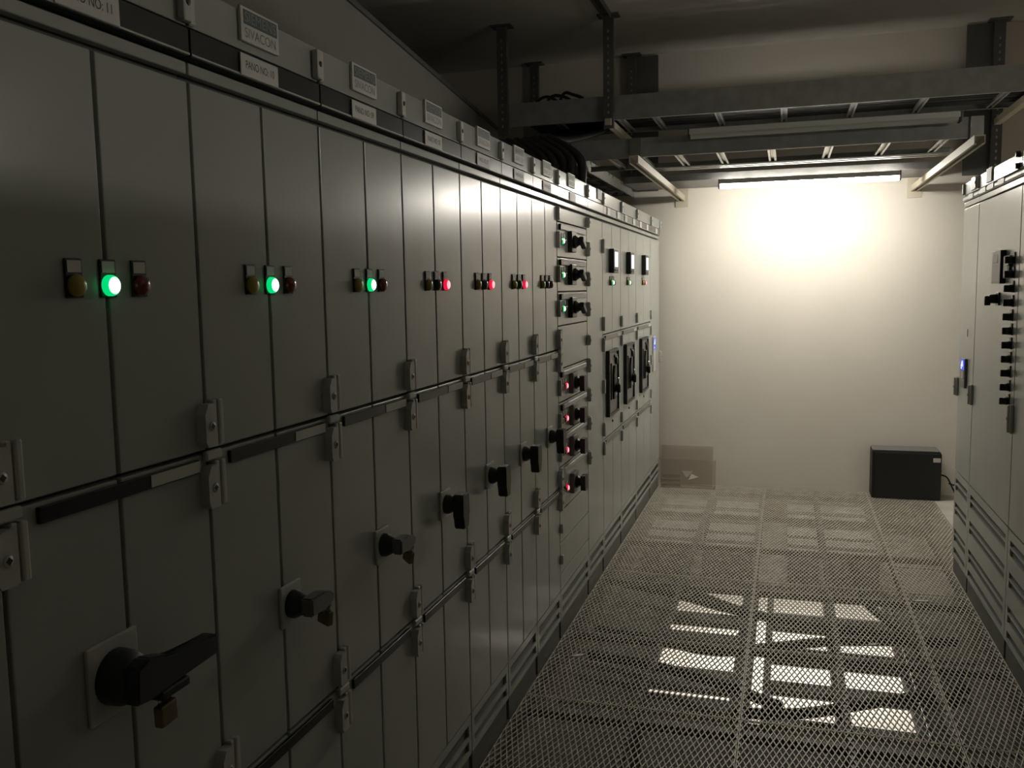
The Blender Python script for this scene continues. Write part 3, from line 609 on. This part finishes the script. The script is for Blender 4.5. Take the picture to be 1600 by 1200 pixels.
q5 = onZ(836, 100, 3.55); post('hanging post against the back wall, near the partition', q5.x, 7.555, 2.72)
for x, l in ((q.x, 'ceiling channel above the switchgear'), (1.44, 'ceiling channel above the control cabinets')):
    single('ceiling_channel', 'long dark steel '+l, 'channel', lambda b: (box(b, -0.03, 0.03, 2.0, 6.36, CEIL-0.004, CEIL-0.0005), box(b, -0.03, -0.026, 2.0, 6.36, CEIL-0.04, CEIL-0.004), box(b, 0.026, 0.03, 2.0, 6.36, CEIL-0.04, CEIL-0.004)), 'post', (x, 0, 0), key='cc')

# ------------------------------------------------------------------ under the grating
def ladder(label, x0, x1, rails, rungs, y0=4.03, y1=5.99, z=-0.36):
    t = thing('underfloor_ladder', label, 'cable ladder', ((x0+x1)/2, (y0+y1)/2, z)); xc, yc = t.location.x, t.location.y
    for a, b_ in rails: part('side_rail', t, lambda b: box(b, a-xc, b_-xc, y0-yc, y1-yc, 0, 0.06), 'post')
    for (a, b_, r) in rungs: part('rung', t, lambda b: box(b, x0-xc+0.002, x1-xc-0.002, a-yc, b_-yc, 0.012, 0.045), 'post', rot=(0, 0, r))
    return t
ladder('dark underfloor cable ladder on the switchgear side of the opening', -0.66, -0.20, [(-0.69, -0.655), (-0.235, -0.14)], [(4.10, 4.26, 0), (4.36, 4.60, 0), (4.96, 5.10, 0), (5.27, 5.42, 0)])
ladder('dark underfloor cable ladder on the control cabinet side of the opening', -0.06, 0.60, [(-0.085, -0.05), (0.245, 0.272), (0.59, 0.625)], [(4.06, 4.15, 0), (4.44, 4.55, 0), (4.82, 5.00, 0), (5.30, 5.35, 0), (5.395, 5.53, 0)])
CB = [[(-0.9, 5.78, -0.25), (-0.55, 5.62, -0.26), (-0.3, 5.44, -0.27), (0.0, 5.30, -0.27), (0.5, 5.22, -0.26)],
      [(-0.95, 5.50, -0.25), (-0.6, 5.40, -0.27), (-0.3, 5.24, -0.27), (0.1, 5.10, -0.27), (0.8, 4.95, -0.26)],
      [(-0.95, 4.60, -0.26), (-0.6, 4.52, -0.27), (-0.3, 4.46, -0.27), (-0.02, 4.60, -0.27), (0.3, 4.75, -0.27), (0.85, 4.86, -0.26)],
      [(-0.2, 4.02, -0.26), (0.1, 4.12, -0.27), (0.4, 4.30, -0.27), (0.85, 4.55, -0.26)],
      [(-0.95, 4.38, -0.26), (-0.62, 4.34, -0.27), (-0.3, 4.22, -0.27), (0.0, 4.02, -0.26)],
      [(0.42, 5.9, -0.26), (0.46, 5.2, -0.27), (0.62, 4.7, -0.27), (0.7, 4.0, -0.26)]]
for i, pts in enumerate(CB):
    pts = [(x, y, z+(0, 0.056, 0.112, 0, 0.056, 0.168)[i]*(1 if abs(x) < 0.9 else 0.9)) for x, y, z in pts]
    single('power_cable', 'black power cable snaking across the ladders under the grating', 'cable', lambda b, pts=pts: tube(b, spline(pts, 8), 0.026, 8), 'rubber', group='cables under the floor grating')
# pale blocks added on the slab so the far floor reads lit
for x0, x1 in ((-0.93, -0.60), (-0.52, -0.19), (0.03, 0.23), (0.28, 0.60)):
    for y0, y1 in ((6.06, 6.22), (6.30, 6.46), (6.54, 6.76), (6.92, 7.14), (7.26, 7.48)):
        single('pale_block', 'added pale block under the grating that brightens the far floor', 'pale block', lambda b: box(b, x0, x1, y0, y1, -0.299, -0.10, 0.003), 'white', group='added pale blocks under the floor grating')

# ------------------------------------------------------------------ things by the back wall
o = thing('heater_cabinet', 'black box cabinet standing on the grating against the back wall', 'cabinet', (0.90, 7.50, 0.001))
part('body', o, lambda b: box(b, -0.245, 0.245, -0.085, 0.11, 0, 0.372, 0.006, 2), 'black_matte')
part('front_cover', o, lambda b: box(b, -0.225, 0.248, -0.097, -0.0855, 0.004, 0.362, 0.004, 2), 'black_plastic')
part('top_lid', o, lambda b: box(b, -0.243, 0.235, -0.082, 0.105, 0.3722, 0.382, 0.003), 'panel_grey')
part('sticker', o, lambda b: box(b, 0.188, 0.240, -0.0985, -0.0972, 0.298, 0.330), 'card')
part('gland', o, lambda b: lathe(b, [(0.245, 0.012), (0.262, 0.012), (0.262, 0)], 0.0, 0.215, 12), 'black_plastic')
for i, pts in enumerate(([(1.162, 7.50, 0.185), (1.20, 7.48, 0.17), (1.235, 7.46, 0.10), (1.28, 7.43, 0.012), (1.36, 7.42, 0.008)], [(1.215, 7.48, 0.125), (1.25, 7.50, 0.11), (1.31, 7.53, 0.10), (1.40, 7.55, 0.09)])):
    single('power_lead', ['black lead drooping from the black box to the grating', 'short black lead branching off behind the control cabinets'][i], 'cable', lambda b, pts=pts: tube(b, spline(pts, 6), 0.006, 8), 'rubber')
def sheet(b, w, h, t, lean): prism(b, [(0, 0), (t, 0), (t+lean, h), (lean, h)], 0, w, 'x')
single('acrylic_sheet', 'tall clear smoky plastic sheet leaning on the back wall', 'plastic sheet', lambda b: sheet(b, 0.43, 0.325, 0.004, 0.075), 'acrylic', (-0.998, 7.535, 0.001))
o = thing('acrylic_cover', 'low clear smoky plastic cover with white triangles, in the corner', 'plastic cover', (-0.985, 7.43, 0.001))
part('front_pane', o, lambda b: sheet(b, 0.445, 0.235, 0.004, 0.03), 'acrylic')
part('side_pane', o, lambda b: prism(b, [(0.006, 0.0), (0.095, 0.0), (0.10, 0.23), (0.036, 0.235)], 0.440, 0.445, 'x'), 'acrylic')
part('lower_rail', o, lambda b: box(b, 0.01, 0.165, 0.010, 0.022, 0.012, 0.032), 'tray_bright')
part('lower_rail', o, lambda b: box(b, 0.01, 0.165, 0.016, 0.028, 0.048, 0.068), 'tray_bright')
part('lower_rail', o, lambda b: box(b, 0.01, 0.16, 0.022, 0.032, 0.080, 0.105), 'acrylic')
part('white_triangle', o, lambda b: prism(b, [(0.175, 0.145), (0.265, 0.143), (0.215, 0.085)], 0.0068, 0.0078, 'y'), 'card')
part('white_triangle', o, lambda b: prism(b, [(0.255, 0.122), (0.312, 0.098), (0.228, 0.070)], 0.0048, 0.0058, 'y'), 'scrap')
# litter on the grating
for i, (px, py, s, l) in enumerate(((1440, 940, 0.05, 'curled white paper scrap lying on the grating'), (1365, 1008, 0.03, 'crumpled white scrap on the grating by the floor opening'), (905, 1025, 0.035, 'small grey plastic scrap on the grating beside the switchgear'))):
    q = onZ(px, py, 0.0)
    single('paper_scrap', l, 'scrap', lambda b, s=s: prism(b, [(-s, -0.004), (-s*0.3, 0.016), (s*0.4, 0.012), (s, 0.018), (s*0.5, 0.0), (-s*0.2, -0.006)], 0.0012, 0.0035, 'z'), 'scrap', (q.x, q.y, 0.0), rot=(0, 0, 0.2*i))
